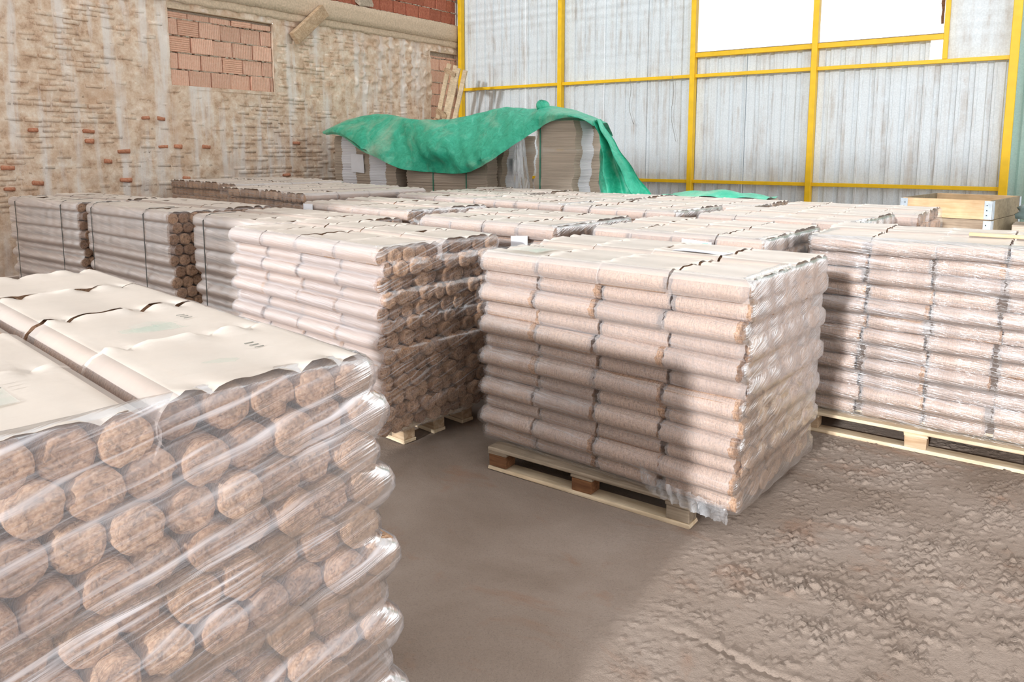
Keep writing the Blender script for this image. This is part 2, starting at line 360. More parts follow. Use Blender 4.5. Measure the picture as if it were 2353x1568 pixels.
# ------------------------------------------------------------------ left wall
WX = -12.2
def build_left_wall():
    y0, y1, z1 = 2.2, 14.6, 6.4
    op = [(7.15, 9.21, 2.87, 4.13), (13.58, 14.56, 2.0, 4.09), (10.5, 14.6, 4.76, 5.9)]   # recessed openings y0,y1,z0,z1
    st = 0.03
    ys = np.arange(y0, y1 + st, st); zs = np.arange(0, z1 + st, st)
    Yg, Zg = np.meshgrid(ys, zs, indexing='ij')
    dx = 0.020 * vnoise(Yg * 5, Zg * 7, 11) + 0.010 * vnoise(Yg * 13, Zg * 15, 12) + 0.006 * vnoise(Yg * 26, Zg * 30, 13) + 0.03 * vnoise(Yg * 0.9, Zg * 0.9, 14) - 0.040
    lump = sstep(Yg, 10.5, 11.5) * sstep(Zg, 2.8, 3.2) * (1 - sstep(Zg, 4.1, 4.3))
    dx += 0.05 * lump * sstep(vnoise(Yg * 11, Zg * 12, 15), 0.5, 0.75)
    vv = np.stack([WX + dx, Yg, Zg], -1).reshape(-1, 3)
    nv = len(zs); faces = []
    for i in range(len(ys) - 1):
        for j in range(nv - 1):
            yc, zc = ys[i] + st / 2, zs[j] + st / 2
            if any(a < yc < b and c < zc < d for a, b, c, d in op): continue
            faces.append((i * nv + j, (i + 1) * nv + j, (i + 1) * nv + j + 1, i * nv + j + 1))
    me = mesh('wall_left', vv, faces, True)
    wl = obj('wall_left', me, M['plaster']); tag(wl, kind='structure')
    for a, b, c, d in op: box('mortar_bed', WX - 0.30, WX - 0.115, a - 0.05, b + 0.05, c - 0.05, d + 0.05, M['mortar'], wl)
    for a, b, c, d in op[:2]:                                              # brick reveals of the openings
        box('reveal', WX - 0.25, WX - 0.01, a - 0.06, a + 0.004, c, d, M['plaster'], wl, 0.004, 0.003)
        box('reveal', WX - 0.25, WX - 0.01, b - 0.004, b + 0.06, c, d, M['plaster'], wl, 0.004, 0.003)
        box('sill', WX - 0.25, WX + 0.005, a, b, c - 0.05, c + 0.006, M['plaster'], wl, 0.004, 0.004)
        box('lintel', WX - 0.25, WX - 0.005, a, b, d - 0.006, d + 0.10, M['band'], wl, 0.004, 0.004)
    # rendered concrete ring beam, with a smaller lip above
    def ribbon(nm, z0, z1, out, ya, yb, rag=0.02):
        n = 110; V = []; Fc = []
        prof = [(-0.08, z0), (out, z0), (out, z0 + .33 * (z1 - z0)), (out, z0 + .66 * (z1 - z0)), (out, z1), (-0.14, z1 + 0.01)]
        for i in range(n + 1):
            y = ya + (yb - ya) * i / n
            for k, (ox, z) in enumerate(prof):
                V.append((WX + ox + random.uniform(-.006, .006), y, z + (random.uniform(-rag, rag) if k in (0, 1, 4, 5) else 0)))
        for i in range(n):
            for k in range(5): Fc.append((i * 6 + k, (i + 1) * 6 + k, (i + 1) * 6 + k + 1, i * 6 + k + 1))
        me = mesh(nm, V, Fc, True); return obj(nm, me, M['band'], wl)
    ribbon('ring_beam', 4.38, 4.76, 0.05, 2.2, 14.56, 0.008)
    ribbon('render_band', 4.24, 4.39, 0.028, 2.2, 14.56, 0.02)
    # hollow clay blocks in the two blocked-up windows and in the gap above the beam
    def blocks(a, b, c, d, bw, bh, mats, part):
        z = c; row = 0
        while z < d - 0.02:
            h = min(bh, d - z); y = a - (bw * 0.5 if row % 2 else 0) + random.uniform(-.05, .0)
            while y < b - 0.02:
                w_ = bw * random.choice((1, 1, 1, 0.94)); ya, yb = max(y, a + .01), min(y + w_, b - .01)
                if yb - ya > 0.04:
                    fx = WX - 0.085 + random.uniform(-.02, .012); hl = (yb - ya) / 2 - .007
                    v, f = box_vf(-0.05, 0.05, -hl, hl, -h / 2 + .008, h / 2 - .009, 0.008, 0.003)
                    m_ = random.choice(mats); me = mesh('clay_block', v, f); fixn(me)
                    obj('clay_block', me, m_, wl, (fx, (ya + yb) / 2, z + h / 2), (random.uniform(-.015, .015), 0, random.uniform(-.02, .02)))
                y += w_
            z += h; row += 1
        # mortar squeezed from the bed joints
        z = c; V = []; Fc = []
        while z < d:
            for y in np.arange(a + .02, b - .02, 0.05):
                if random.random() < .8:
                    s = random.uniform(.007, .015); hx = WX - 0.04 + random.uniform(-.02, .0)
                    v, f = box_vf(hx - .06, hx + s, y, y + .055, z - s, z + s, 0.006, 0.004)
                    o_ = len(V); V += v; Fc += [tuple(q + o_ for q in ff) for ff in f]
            z += bh
        me = mesh('squeezed_mortar', V, Fc); fixn(me); tag(obj('squeezed_mortar', me, M['mortar'], wl), kind='stuff')
    blocks(7.15, 9.21, 2.87, 4.09, 0.415, 0.277, [M['clay_v'], M['clay_v'], M['clay_h']], 0)
    blocks(13.58, 14.56, 2.0, 4.0, 0.40, 0.277, [M['clay_v']], 0)
    blocks(10.5, 14.56, 4.78, 5.88, 0.40, 0.277, [M['clay_dark']], 0)
    # old bricks standing a little proud of, or sunk in, the crumbling render
    cands = []
    bw, bh = 0.26, 0.0765; row = 0; z = 0.9
    while z < 4.2:
        y = 4.2 + (bw / 2 if row % 2 else 0) + random.uniform(-.015, .015)
        while y < 14.4:
            if not any(a - .03 < y + bw and y < b + .03 and c - .05 < z + bh and z < d + (.12 if d < 4.5 else 0) for a, b, c, d in op):
                cands.append((y, z))
            y += bw
        z += bh; row += 1
    red_at = [(5.72, 2.07), (5.73, 1.96), (4.85, 2.05), (4.65, 1.55), (4.95, 1.33), (6.1, 1.62), (6.4, 1.8), (7.0, 1.85), (7.3, 1.86), (7.7, 1.86),
              (5.0, 1.30), (6.25, 1.33), (7.25, 1.34), (9.6, 1.95), (6.6, 2.28), (6.8, 2.28), (9.3, 1.35), (6.5, 1.05), (7.2, 1.12), (4.6, 1.25)]
    variants = []
    for k in range(10):
        v, f = box_vf(-0.05, 0.012, -bw / 2 + .012, bw / 2 - .012, -bh / 2 + .009, bh / 2 - .006, 0.008, 0.007)
        me = mesh('brick', v, f, True); fixn(me); me.materials.append(M['plaster']); variants.append(me)
    redv = []
    for k in range(4):
        v, f = box_vf(-0.05, 0.016, -bw / 2 + .03, bw / 2 - .03, -bh / 2 + .008, bh / 2 - .008, 0.012, 0.012)
        me = mesh('brick', v, f, True); fixn(me); me.materials.append(M['redbrick']); redv.append(me)
    cands.sort(key=lambda q: (q[0] ** 2 * .6 + (q[1] - 2) ** 2))
    V = []; Fc = []; n_ind = 0; used = set()
    for (y, z) in cands:
        depth = random.uniform(-0.038, -0.005)
        yc, zc = y + bw / 2, z + bh / 2
        hit = [q for q in red_at if abs(q[0] - yc) < bw / 2 and abs(q[1] - zc) < bh / 2 + .002 and q not in used]
        if random.random() < .12 and not hit: continue
        if n_ind < 262 or hit:
            me = random.choice(variants)
            if hit: me = random.choice(redv); used.add(hit[0]); depth = 0.012
            o = obj('brick', me, None, wl, (WX + depth, yc, zc), (random.uniform(-.03, .03), random.uniform(-.05, .05), random.uniform(-.03, .03)))
            if me in redv: o['label'] = 'bare red brick'; o.scale = (1, random.uniform(.55, 1), random.uniform(.7, 1))
            n_ind += 1
        else:
            me = random.choice(variants); o_ = len(V)
            V += [(WX + depth + p.co.x, yc + p.co.y, zc + p.co.z) for p in me.vertices]
            Fc += [tuple(q + o_ for q in p.vertices) for p in me.polygons]
    o = obj('distant_bricks', mesh('distant_bricks', V, Fc, True), M['plaster'], wl); tag(o, kind='stuff')
    # short weathered plank hanging crosswise on the wall
    cy, cz = 9.98, 4.21; ang = math.atan2(0.64, 0.75)
    o = box('plank', -0.05, 0.05, -0.49, 0.49, -0.12, 0.12, M['block'], None, 0.006, 0.006, (WX + 0.12, cy, cz), (ang, 0, 0))
    tag(o, 'short weathered plank fixed slanting on the brick wall near the ring beam', 'plank')
    # broken lump of mortar on the ledge
    v, f = box_vf(-0.08, 0.08, -0.22, 0.22, -0.09, 0.09, 0.03, 0.03)
    me = mesh('mortar_lump', v, f); fixn(me)
    tag(obj('mortar_lump', me, M['mortar'], None, (WX - 0.02, 11.55, 4.89), (0, 0.1, 0.05)), 'broken grey lump of mortar lying on the concrete ledge', 'rubble')
build_left_wall()

# ------------------------------------------------------------------ sheet steel wall with yellow frame
YW = 14.56
def corrugated(nm, x0, x1, z0, z1, m, parent, y=YW + 0.06, per=0.25):
    prof = [(0, 0), (.30, 0), (.36, .035), (.62, .035), (.68, 0), (.82, 0), (.85, .006), (.88, 0)]
    xs = []; k = math.floor(x0 / per)
    while k * per < x1:
        for a, d in prof:
            x = (k + a) * per
            if x0 < x < x1: xs.append((x, d))
        k += 1
    xs = [(x0, 0)] + xs + [(x1, 0)]
    V = []; Fc = []
    nz = 2
    for x, d in xs:
        for j in range(nz): V.append((x, y + d, z0 + (z1 - z0) * j / (nz - 1)))
    for i in range(len(xs) - 1): Fc.append((i * 2, (i + 1) * 2, (i + 1) * 2 + 1, i * 2 + 1))
    return obj(nm, mesh(nm, V, Fc), m, parent)
def build_back_wall():
    wb = thing('wall_back', None, None, (0, 0, 0)); tag(wb, kind='structure')
    zt = 6.4
    # sheets: below the sill everywhere, above it only left of the window and right of the corner post
    x = -12.3
    while x < -6.2: x2 = min(x + 1.03, -6.13); corrugated('corrugated_sheet', x, x2, 0, zt, M['metal'], wb, YW + .06 + (.004 if int(x * 7) % 2 else 0)); x = x2
    while x < -0.9: x2 = min(x + 1.03, -0.86); corrugated('corrugated_sheet', x, x2, 0, 3.64 if x2 < -1.7 else 3.25, M['metal'], wb, YW + .06 + (.004 if int(x * 7) % 2 else 0)); x = x2
    # flat patched sheet right of the window, slightly buckled
    n = 16; V = []
    for i in range(n):
        for j in range(n * 2):
            V.append((-1.82 + 0.98 * i / (n - 1), YW + .04 + .03 * float(vnoise(np.array(i * .35), np.array(j * .22), 31)), 3.24 + 2.9 * j / (2 * n - 1)))
    obj('flat_sheet', mesh('flat_sheet', V, grid_faces(n, 2 * n), True), M['metal'], wb)
    corrugated('teal_sheet', -0.8, 3.0, 0, zt, M['metal_teal'], wb, YW + .5, 0.5)
    def post(x, wd=0.10, z0=0, z1=zt, dp=0.10): box('steel_post', x - wd / 2, x + wd / 2, YW - dp, YW + .04, z0, z1, M['yellow'], wb, 0.006)
    for px in (-12.06, -9.22, -6.13, -3.83): post(px)
    post(-0.82, 0.12); post(-1.78, 0.07, 3.28, zt, 0.06)
    box('steel_post', 0.0, 0.03, YW + .36, YW + .42, 0.9, zt, M['yellow'], wb)
    ps = (-12.06, -9.22, -6.13, -3.83, -0.82)
    for a, b in zip(ps, ps[1:]):
        for zc in (1.18, 3.25): box('steel_rail', a + .05, b - .05, YW - .05, YW + .02, zc - .035, zc + .03, M['yellow'], wb, 0.004)
    win = thing('window_1', None, None, (0, 0, 0)); tag(win, kind='structure')
    for a, b in ((-6.08, -3.88), (-3.78, -1.81)):
        box('window_frame', a, b, YW - .06, YW + .05, 3.60, 3.69, M['yellow'], win, 0.005)
        box('window_sill', a, b, YW - .07, YW + .06, 3.69, 3.70, M['mortar'], win)
    t = NT('clear_glass'); tr = t.n('BsdfTransparent'); gl = t.n('BsdfGlossy', Roughness=0.02); fr = t.n('Fresnel', IOR=1.45)
    mx = t.n('MixShader'); t.link(fr, 0, mx, 0); t.link(tr, 0, mx, 1); t.link(gl, 0, mx, 2); gm = t.done(mx)
    for a, b in ((-6.08, -3.88), (-3.78, -1.81)): box('pane', a, b, YW + .03, YW + .035, 3.7, zt, gm, win)
    # torn rusty edge of sheet in the window's right end
    V = []; Fc = []
    for k in range(9):
        z = 3.85 + k * .11; V += [(-1.83, YW - .01, z), (-1.83 - random.uniform(.02, .07), YW - .01, z)]
    for k in range(8): Fc.append((k * 2, k * 2 + 1, k * 2 + 3, k * 2 + 2))
    obj('torn_edge', mesh('torn_edge', V, Fc), M['wood_dark'], win)
    # thin wires hanging from the upper rail
    for nm, xx, ln in (('hanging_wire', -6.55, 1.5), ('hanging_wire', -7.5, 1.1)):
        p = []; q = []
        for k in range(24):
            s = k / 23; p.append((xx + .03 * math.sin(s * 9) + .10 * s * s, YW - .07, 3.26 - ln * s + (.35 * max(0, s - .85) * 4)))
        t_ = tube('hanging_wire', p, 0.004, M['wire'])
        tag(t_, 'thin dark wire over the upper yellow rail, ' + ('the longer looped one' if xx > -7 else 'the shorter straight one'), 'wire')
build_back_wall()

# ------------------------------------------------------------------ unseen roof with translucent strips, added to cut and shape the skylight
def build_added_roof():
    c = thing('added_roof', None, None); tag(c, kind='structure')
    t = NT('added_fibreglass_rooflight'); tr = t.n('BsdfTransparent'); tr.inputs[0].default_value = g(.92); df = t.n('BsdfDiffuse'); mx = t.n('MixShader'); mx.inputs[0].default_value = .12
    t.link(tr, 0, mx, 1); t.link(df, 0, mx, 2); m = t.done(mx); y = -5.0; k = 0
    while y < 14.5:
        wd = .28 if k % 2 == 0 else .46
        box('added_roof_sheet' if k % 2 == 0 else 'added_rooflight', -12.6, 5.5, y, y + wd, 6.4, 6.43, M['metal'] if k % 2 == 0 else m, c); y += wd; k += 1
build_added_roof()
wf = thing('added_wall_front', None, None); tag(wf, kind='structure')       # unseen wall added behind the camera to block glare beside the doorway
box('added_wall_panel', -12.6, -5.5, -5.2, -5.0, 0, 6.4, M['metal'], wf); box('added_door_header', -5.3, 5.5, -5.2, -5.0, 4.9, 6.4, M['plaster'], wf); box('added_wall_panel', 1.6, 5.5, -5.2, -5.0, 0, 4.9, M['plaster'], wf); box('added_door_post', -5.5, -5.3, -5.2, -5.0, 0, 6.4, M['yellow'], wf)

# ------------------------------------------------------------------ briquettes and loads
def log_mesh(r, L, seed, seg=18):
    rnd = random.Random(seed)
    prof = [(0, 0.004), (0, .55), (-.001, .88), (.005, 1.0)]
    V = []; Fc = []
    ang = [rnd.uniform(-.03, .03) for _ in range(seg)]
    chip = [max(0, rnd.gauss(.0, .012)) for _ in range(seg)]
    def ring(x, rr, noise, sgn=0):
        for k in range(seg):
            a = 2 * PI * k / seg
            V.append((x + noise * rnd.uniform(-1, 1) + sgn * chip[k], rr * math.cos(a) * (1 + ang[k]), rr * math.sin(a) * (1 + ang[k])))
    rings = [(.005, r * .35, .004, 0), (.0, r * .75, .004, 0), (.002, r * .95, .003, 1), (.006, r, .002, 1), (L - .006, r, .002, -1), (L - .002, r * .95, .003, -1), (L, r * .75, .004, 0), (L - .005, r * .35, .004, 0)]
    for q in rings: ring(*q)
    for i in range(len(rings) - 1):
        for k in range(seg): Fc.append((i * seg + k, (i + 1) * seg + k, (i + 1) * seg + (k + 1) % seg, i * seg + (k + 1) % seg))
    Fc.append(tuple(range(seg))); Fc.append(tuple((len(rings) - 1) * seg + k for k in range(seg))[::-1])
    me = mesh('briquette', V, Fc, True); me.materials.append(M['log']); fixn(me); return me
def sheet_mesh(r, p, Lp, seed, nl=5):
    """shrink sleeve over a top pack: flat over the middle, following the logs at its two mouths"""
    rnd = random.Random(seed); R1 = r * 1.04 + .007
    pts = []                                             # (v, w, kind) across, v from front
    for a in (-40, -15, 10, 35, 60, 80): pts.append((r - R1 * math.cos(R(a)), R1 * math.sin(R(a)), 0))
    v = r
    while v <= r + (nl - 1) * p + 1e-6: pts.append((v, R1, 1)); v += p / 6
    vl = r + (nl - 1) * p
    for a in (80, 60, 35, 10, -15, -40): pts.append((vl + R1 * math.cos(R(a)), R1 * math.sin(R(a)), 0))
    xs = [0, .012, .03, .05, .08, .12, .2, .3, .42] ; xs = [x for x in xs if x < Lp / 2]; xs = xs + [Lp - x for x in reversed(xs)]
    V = []; ph = rnd.uniform(0, 6)
    amp = [rnd.choice((.15, .35, .6, .75)) for _ in range(nl)]
    lift = [rnd.uniform(0, .010) for _ in range(nl * 3)]
    for x in xs:
        e = min(x, Lp - x); a = math.exp(-(e / .032) ** 1.4)
        for (v, w_, k) in pts:
            if k:
                d = abs(((v - r) / p + .5) % 1 - .5) * p
                dip = min(R1 - math.sqrt(max(R1 * R1 - d * d, 0)), .55 * r)
                w2 = w_ - dip * amp[int(max(0, min(nl - 1, (v - r) / p)))] * a + .002 * math.sin(v * 23 + ph) * (1 - a) + .002 * math.sin(x * 14 + v * 9 + ph)
                w2 += a * lift[int((v - r) / p * 1.5) % len(lift)]
            else: w2 = w_
            V.append((x + (rnd.uniform(-.003, .005) if e < .02 else 0), v, w2))
    me = mesh('sleeve', V, grid_faces(len(xs), len(pts)), True); me.materials.append(M['sheet']); me.materials.append(M['sleeve_mid']); me.materials.append(M['sleeve'])
    for q_, pl in enumerate(me.polygons):
        j = q_ % (len(pts) - 1)
        if j < 3 or j > len(pts) - 5: pl.material_index = 2
        elif j < 5 or j > len(pts) - 7: pl.material_index = 1
    return me
def side_sleeve_mesh(r, Lp, seed, m):
    rnd = random.Random(seed); R1 = r * 1.045; V = []; A = list(range(-85, 100, 15))
    xs = [0, .02, Lp * .3, Lp * .6, Lp - .02, Lp]
    for x in xs:
        for a in A:
            q = R1 * (1 + rnd.uniform(-.006, .006)); V.append((x + (rnd.uniform(-.007, .007) if x in (0, Lp) else 0), r - q * math.cos(R(a)), q * math.sin(R(a))))
    me = mesh('sleeve', V, grid_faces(len(xs), len(A)), True); me.materials.append(m); return me

def pallet(name, label, loc, rz, L, W, mats, group=None, tilt=None, zb=0.0, blk3=None):
    t = thing(name, label, 'pallet', loc, R(rz), group)
    if tilt: t.rotation_euler = tilt
    top, blk, skid = mats; bz = 0.10
    # three bottom runners along L, nine blocks, stringer boards across, deck boards along L
    for j, v in enumerate((0.0, W / 2 - .05, W - .10)):
        box('runner_board', 0, L, v, v + .10, zb, zb + .02, M[skid], t, 0.003, 0.003)
        for i, u in enumerate((0.0, L / 2 - .06, L - .13)):
            box('block', u + .005, u + .125, v + .004, v + .096, zb + .021, zb + .092, M[blk3[i] if blk3 else blk], t, 0.004, 0.002)
    for u in (0.0, L / 2 - .06, L - .13): box('stringer_board', u, u + .13, 0, W, zb + .093, zb + .110, M[top], t, 0.003, 0.002)
    for j in range(5):
        v = j * (W - .11) / 4; box('deck_board', 0, L, v, v + .11, zb + .111, zb + .129, M[top], t, 0.003, 0.003)
    return t

LOGC = {}; SHC = {}; SLC = {}
def load(label, o, th, zt, n, L, pitch, film, film2=None, lean=(0, 0), nlog=10, npk=4, vis=None, ends=(0, 1), group=None, stag=0.5,
         film_top=0.05, skirt=True, cover=False, zb=0.142, ejit=0.010, filmdip=0.6, seed=0, hem=0.0, mess=1.0):
    rnd = random.Random(seed * 77 + 5)
    root = thing('briquette_load', label, 'briquettes', (o[0], o[1], 0), R(th), group)
    h = (zt - zb) / n; r = min(pitch * .495, h * .56); Lp = L / npk; vis = vis or n
    key = (round(r, 4), round(Lp, 3))
    if key not in LOGC: LOGC[key] = [log_mesh(r, Lp - g_, s) for s, g_ in enumerate((.014, .05, .032, .02))]
    kt = key + (round(pitch, 4),)
    if kt not in SHC: SHC[kt] = [sheet_mesh(r, pitch, Lp - .001, s) for s in range(3)]
    if key not in SLC: SLC[key] = [side_sleeve_mesh(r, Lp - (.012, .036, .022)[s], s, M['sleeve']) for s in range(3)]
    rows = []
    npd = max(1, round(nlog / 5))
    V = []; Fc = []
    def bulk(me, x, y, z, rx):
        o_ = len(V); c, s = math.cos(rx), math.sin(rx)
        V.extend((x + p.co.x, y + p.co.y * c - p.co.z * s, z + p.co.y * s + p.co.z * c) for p in me.vertices)
        Fc.extend(tuple(q + o_ for q in p.vertices) for p in me.polygons)
    for i in range(n):
        s = i / n; z = zt - r - i * h
        sv = (stag * pitch * .72 if i % 2 else 0) + rnd.uniform(-.006, .006) * mess + lean[1] * s
        su = lean[0] * s + rnd.uniform(-ejit, ejit) + (ejit if i % 2 else -ejit) * .4
        rows.append((z, su, sv))
        for j in range(npk):
            ju = su + rnd.uniform(-.007, .007) * mess; sag = rnd.uniform(-.004, .004) * mess
            tilt = rnd.uniform(-.008, .008) * mess
            for k in range(npd):
                front = k == 0; back = k == npd - 1; endv = (j == npk - 1 and ends[1]) or (j == 0 and ends[0])
                if not (i == 0 or front or endv): continue
                nl = min(5, nlog - 5 * k); jv = rnd.uniform(-.005, .005) * mess + (0.006 * k)
                x, y = j * Lp + ju + .004, sv + k * 5 * pitch + jv
                if i < vis:
                    if i == 0: pk = obj('briquette_pack', rnd.choice(SHC[kt]), None, root, (x, y, z + sag + (-.004 if k == 0 else .007)), (0, tilt, rnd.uniform(-.012, .012) * mess))
                    elif front: pk = obj('briquette_pack', rnd.choice(SLC[key]), None, root, (x, y, z + sag), (0, tilt, rnd.uniform(-.01, .01) * mess))
                    else: pk = obj('briquette_pack', None, None, root, (x, y, z + sag), (0, tilt, 0))
                for q in range(nl):
                    need = (i == 0) or (front and q == 0) or endv
                    if not need: continue
                    me = rnd.choice(LOGC[key]); dz = rnd.uniform(-.003, .003); dx = rnd.uniform(-.007, .009) * (1 if endv else .4)
                    rx = rnd.uniform(0, 6.28)
                    if i < vis: obj('briquette', me, None, pk, (.006 + dx, r + q * pitch, dz), (rx, 0, 0))
                    else: bulk(me, x + .006 + dx, y + r + q * pitch, z + dz, rx)
    if V:
        tag(obj('lower_briquettes', mesh('lower_briquettes', V, Fc, True), M['log'], root), kind='stuff')
    W = nlog * pitch
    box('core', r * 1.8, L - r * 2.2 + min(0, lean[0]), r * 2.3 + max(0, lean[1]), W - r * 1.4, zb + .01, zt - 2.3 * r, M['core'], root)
    if not skirt: return root
    # ---- stretch film: a closed skirt following rows of logs, lapping over the top
    lev = []                                            # (z, u0 off, u1 off, v off, edge factor)
    for i, (z, su, sv) in enumerate(rows):
        zz = z
        if cover and i < 4: sv = lean[1] * i / n
        if i == 0: lev.append((z + r * 1.05, su, sv, .45)); lev.append((z + r * .7, su, sv, .10))
        cd = 0.12 if (cover and i < 4) else 1
        if i: lev.append((z + r * .66, su, sv, .22 * cd))
        lev.append((zz + r * .25, su, sv, .0)); lev.append((zz - r * .25, su, sv, 0.0))
        if i < n - 1: lev.append((z - r * .66, su, sv, .22 * cd))
        if i < n - 1:
            z2, su2, sv2 = rows[i + 1]; lev.append(((z + z2) / 2, (su + su2) / 2, max(sv, sv2) * .55 + min(sv, sv2) * .45, .34 * filmdip * cd))
        else: lev.append((z - r * .75, su, sv, .10)); lev.append((zb - .004 - hem, su, sv, .16 if hem == 0 else .02))
    du = 0.045; per = []
    e = .019; bev = r * .45
    nu_ = int(L / du); nw = int(W / du)
    for i in range(nu_): per.append((bev + (L - 2 * bev) * i / (nu_ - 1), 0, 0, -1))
    per.append((L - bev * .3, bev * .3, .7, -.7))
    for i in range(nw): per.append((L, bev + (W - 2 * bev) * i / (nw - 1), 1, 0))
    per.append((L - bev * .3, W - bev * .3, .7, .7))
    for i in range(nu_): per.append((L - bev - (L - 2 * bev) * i / (nu_ - 1), W, 0, 1))
    per.append((bev * .3, W - bev * .3, -.7, .7))
    for i in range(nw): per.append((0, W - bev - (W - 2 * bev) * i / (nw - 1), -1, 0))
    per.append((bev * .3, bev * .3, -.7, -.7))
    FV = []; UV = []; s = 0; last = None
    nlv = len(lev) + 2
    for ip, (x, y, nx, ny) in enumerate(per):
        if last: s += math.hypot(x - last[0], y - last[1])
        last = (x, y)
        cu = x / L; cv = y / W
        wob = .003 * math.sin(s * 31) + rnd.uniform(-.002, .002)
        # top lap
        top = film_top * (.7 + .5 * math.sin(s * 5.3 + seed) * .5 + rnd.uniform(-.15, .15))
        z0, su0, sv0, _ = lev[0]
        for kk, (dd, dz) in enumerate(((top + .02, .009), (.03, .012))):
            FV.append((x + su0 - nx * dd, y + sv0 - ny * dd, zt + dz + rnd.uniform(-.001, .003))); UV.append((s, zt + dd))
        for (z, su, sv, dip) in lev:
            off = (e if abs(ny) > .5 else .016) + wob - dip * r * (1.0 if abs(ny) > .5 else .22)
            FV.append((x + su + nx * off, y + sv * (1 - cv * .0) + ny * off, z)); UV.append((s, z))
    fac = grid_faces(len(per), nlv, True)
    me = mesh('stretch_film', FV, fac, True)
    uvl = me.uv_layers.new(name='UVMap')
    Ltot = s + .05
    for pl in me.polygons:
        us = [UV[v_][0] for v_ in pl.vertices]; wrap = max(us) - min(us) > 1.0
        for li, v_ in zip(pl.loop_indices, pl.vertices):
            a, b = UV[v_]; uvl.data[li].uv = (a + Ltot if (wrap and a < 1.0) else a, b)
    me.materials.append(M[film]); me.materials.append(M[film2 or film])
    nq = len(per)
    for pi, pl in enumerate(me.polygons):
        seg_i = pi // (nlv - 1)
        if nu_ <= seg_i < nu_ + nw + 1: pl.material_index = 1
    obj('stretch_film', me, None, root)
    if cover:                                           # dense opaque wrap over the upper rows
        pass
    return root

loads = {}
loads['fg'] = load('large hazy film-wrapped load of round briquettes nearest the camera, ends facing out', (-3.036, .455), -7.5, 1.34, 14, 1.70, .094, 'film_fg',
    lean=(.06, 0), ends=(0, 1), seed=1, stag=.5, ejit=.008, film_top=.03, filmdip=.9)
loads['mid'] = load('film-wrapped load of briquettes between the nearest load and the central one', (-4.77, 3.17), -6.5, 1.25, 13, 1.68, .098, 'film_haze', 'film_end',
    seed=2, ejit=.012)
loads['centre'] = load('central wrapped load of briquettes overhanging a grey wooden pallet on the open floor', (-2.60, 3.28), -3.5, 1.24, 12, 1.54, .104, 'film_clear', 'film_bright_end',
    lean=(-.06, .06), seed=3, ejit=.008, zb=.142)
loads['right'] = load('glossy wrapped load of briquettes at the right edge, lath lying on top', (-1.30, 5.0), 0, 1.26, 12, 1.42, .095, 'film_bright', seed=4, stag=.25)
loads['a1'] = load('strapped load of briquettes at the far left under hazy film', (-10.86, 4.08), 0.5, 1.20, 10, 1.80, .105, 'film_pink', 'film_clear', cover=True, seed=5, stag=.6)
loads['a2'] = load('strapped load of briquettes in the left row, second from the left edge', (-8.90, 4.12), -4.5, 1.20, 10, 1.95, .112, 'film_pink', 'film_clear', cover=True, seed=6, stag=.5)
loads['a3'] = load('strapped load of briquettes in the left row, directly behind the streaky-ended load', (-6.55, 3.98), -5, 1.20, 10, 1.76, .100, 'film_pink', 'film_clear', cover=True, seed=7, stag=.6)
loads['c1'] = load('wrapped briquette load in the middle row with a white note stuck on its front', (-4.08, 4.40), -4, 1.28, 12, 1.30, .10, 'film_clear', 'film_bright_end', seed=8, vis=5)
loads['c2'] = load('wrapped briquette load directly behind the central load, greenish label on its front', (-2.62, 4.53), -4, 1.27, 12, 1.20, .10, 'film_clear', 'film_bright_end', seed=9, vis=4)
loads['c3'] = load('wrapped briquette load with a small white note, behind the strapped loads', (-6.42, 5.16), -8, 1.26, 12, 1.72, .098, 'film_clear', 'film_bright_end', seed=10, vis=4)
loads['d1'] = load('flat-topped briquette load in the rear row in front of the left cardboard bundles', (-6.5, 6.6), -6, 1.27, 12, 1.30, .10, 'film_clear', 'film_bright_end', seed=11, vis=3)
loads['d2'] = load('briquette load in the rear row in front of the tall cardboard bundle', (-5.1, 6.35), -8, 1.28, 12, 1.22, .08, 'film_clear', 'film_bright_end', seed=12, vis=3)
loads['d3'] = load('briquette load in the rear row below the hanging end of the green sheet', (-3.80, 6.08), -5, 1.28, 12, 1.16, .09, 'film_clear', 'film_bright_end', seed=13, vis=3)
loads['d4'] = load('briquette load in the rear row left of the crate, twisted film tail at its corner', (-2.52, 6.16), -4, 1.26, 12, 1.30, .10, 'film_clear', 'film_bright_end', seed=14, vis=3)
loads['e1'] = load('rearmost briquette load on the left, below the sagging middle of the green sheet', (-6.9, 8.05), -4, 1.24, 12, 1.35, .10, 'film_clear', seed=15, vis=2)
loads['e2'] = load('rearmost briquette load in front of the gap between cardboard bundles', (-5.35, 7.75), -4, 1.24, 12, 1.35, .10, 'film_clear', seed=16, vis=2)
loads['e3'] = load('rearmost briquette load between the green sheet end and second yellow post', (-3.8, 7.45), -3, 1.25, 12, 1.35, .10, 'film_clear', seed=17, vis=2)
loads['e4'] = load('rearmost briquette load beside the wooden crate', (-2.3, 7.3), -3, 1.25, 12, 1.3, .10, 'film_clear', seed=18, vis=2)
loads['b1'] = load('briquette load against the brick wall, cut ends facing the aisle', (-6.95, 5.6), 82, 1.30, 11, 1.75, .105, 'film_clear', 'film_clear', nlog=18, npk=4, ends=(1, 0), seed=19, vis=3, stag=.5)
loads['b2'] = load('loosely wrapped briquette load in the far left corner by the brick wall', (-9.35, 6.35), 82, 1.32, 11, 1.75, .11, 'film_clear', 'film_clear', nlog=20, npk=4, ends=(1, 0), seed=20, vis=3, stag=.5)

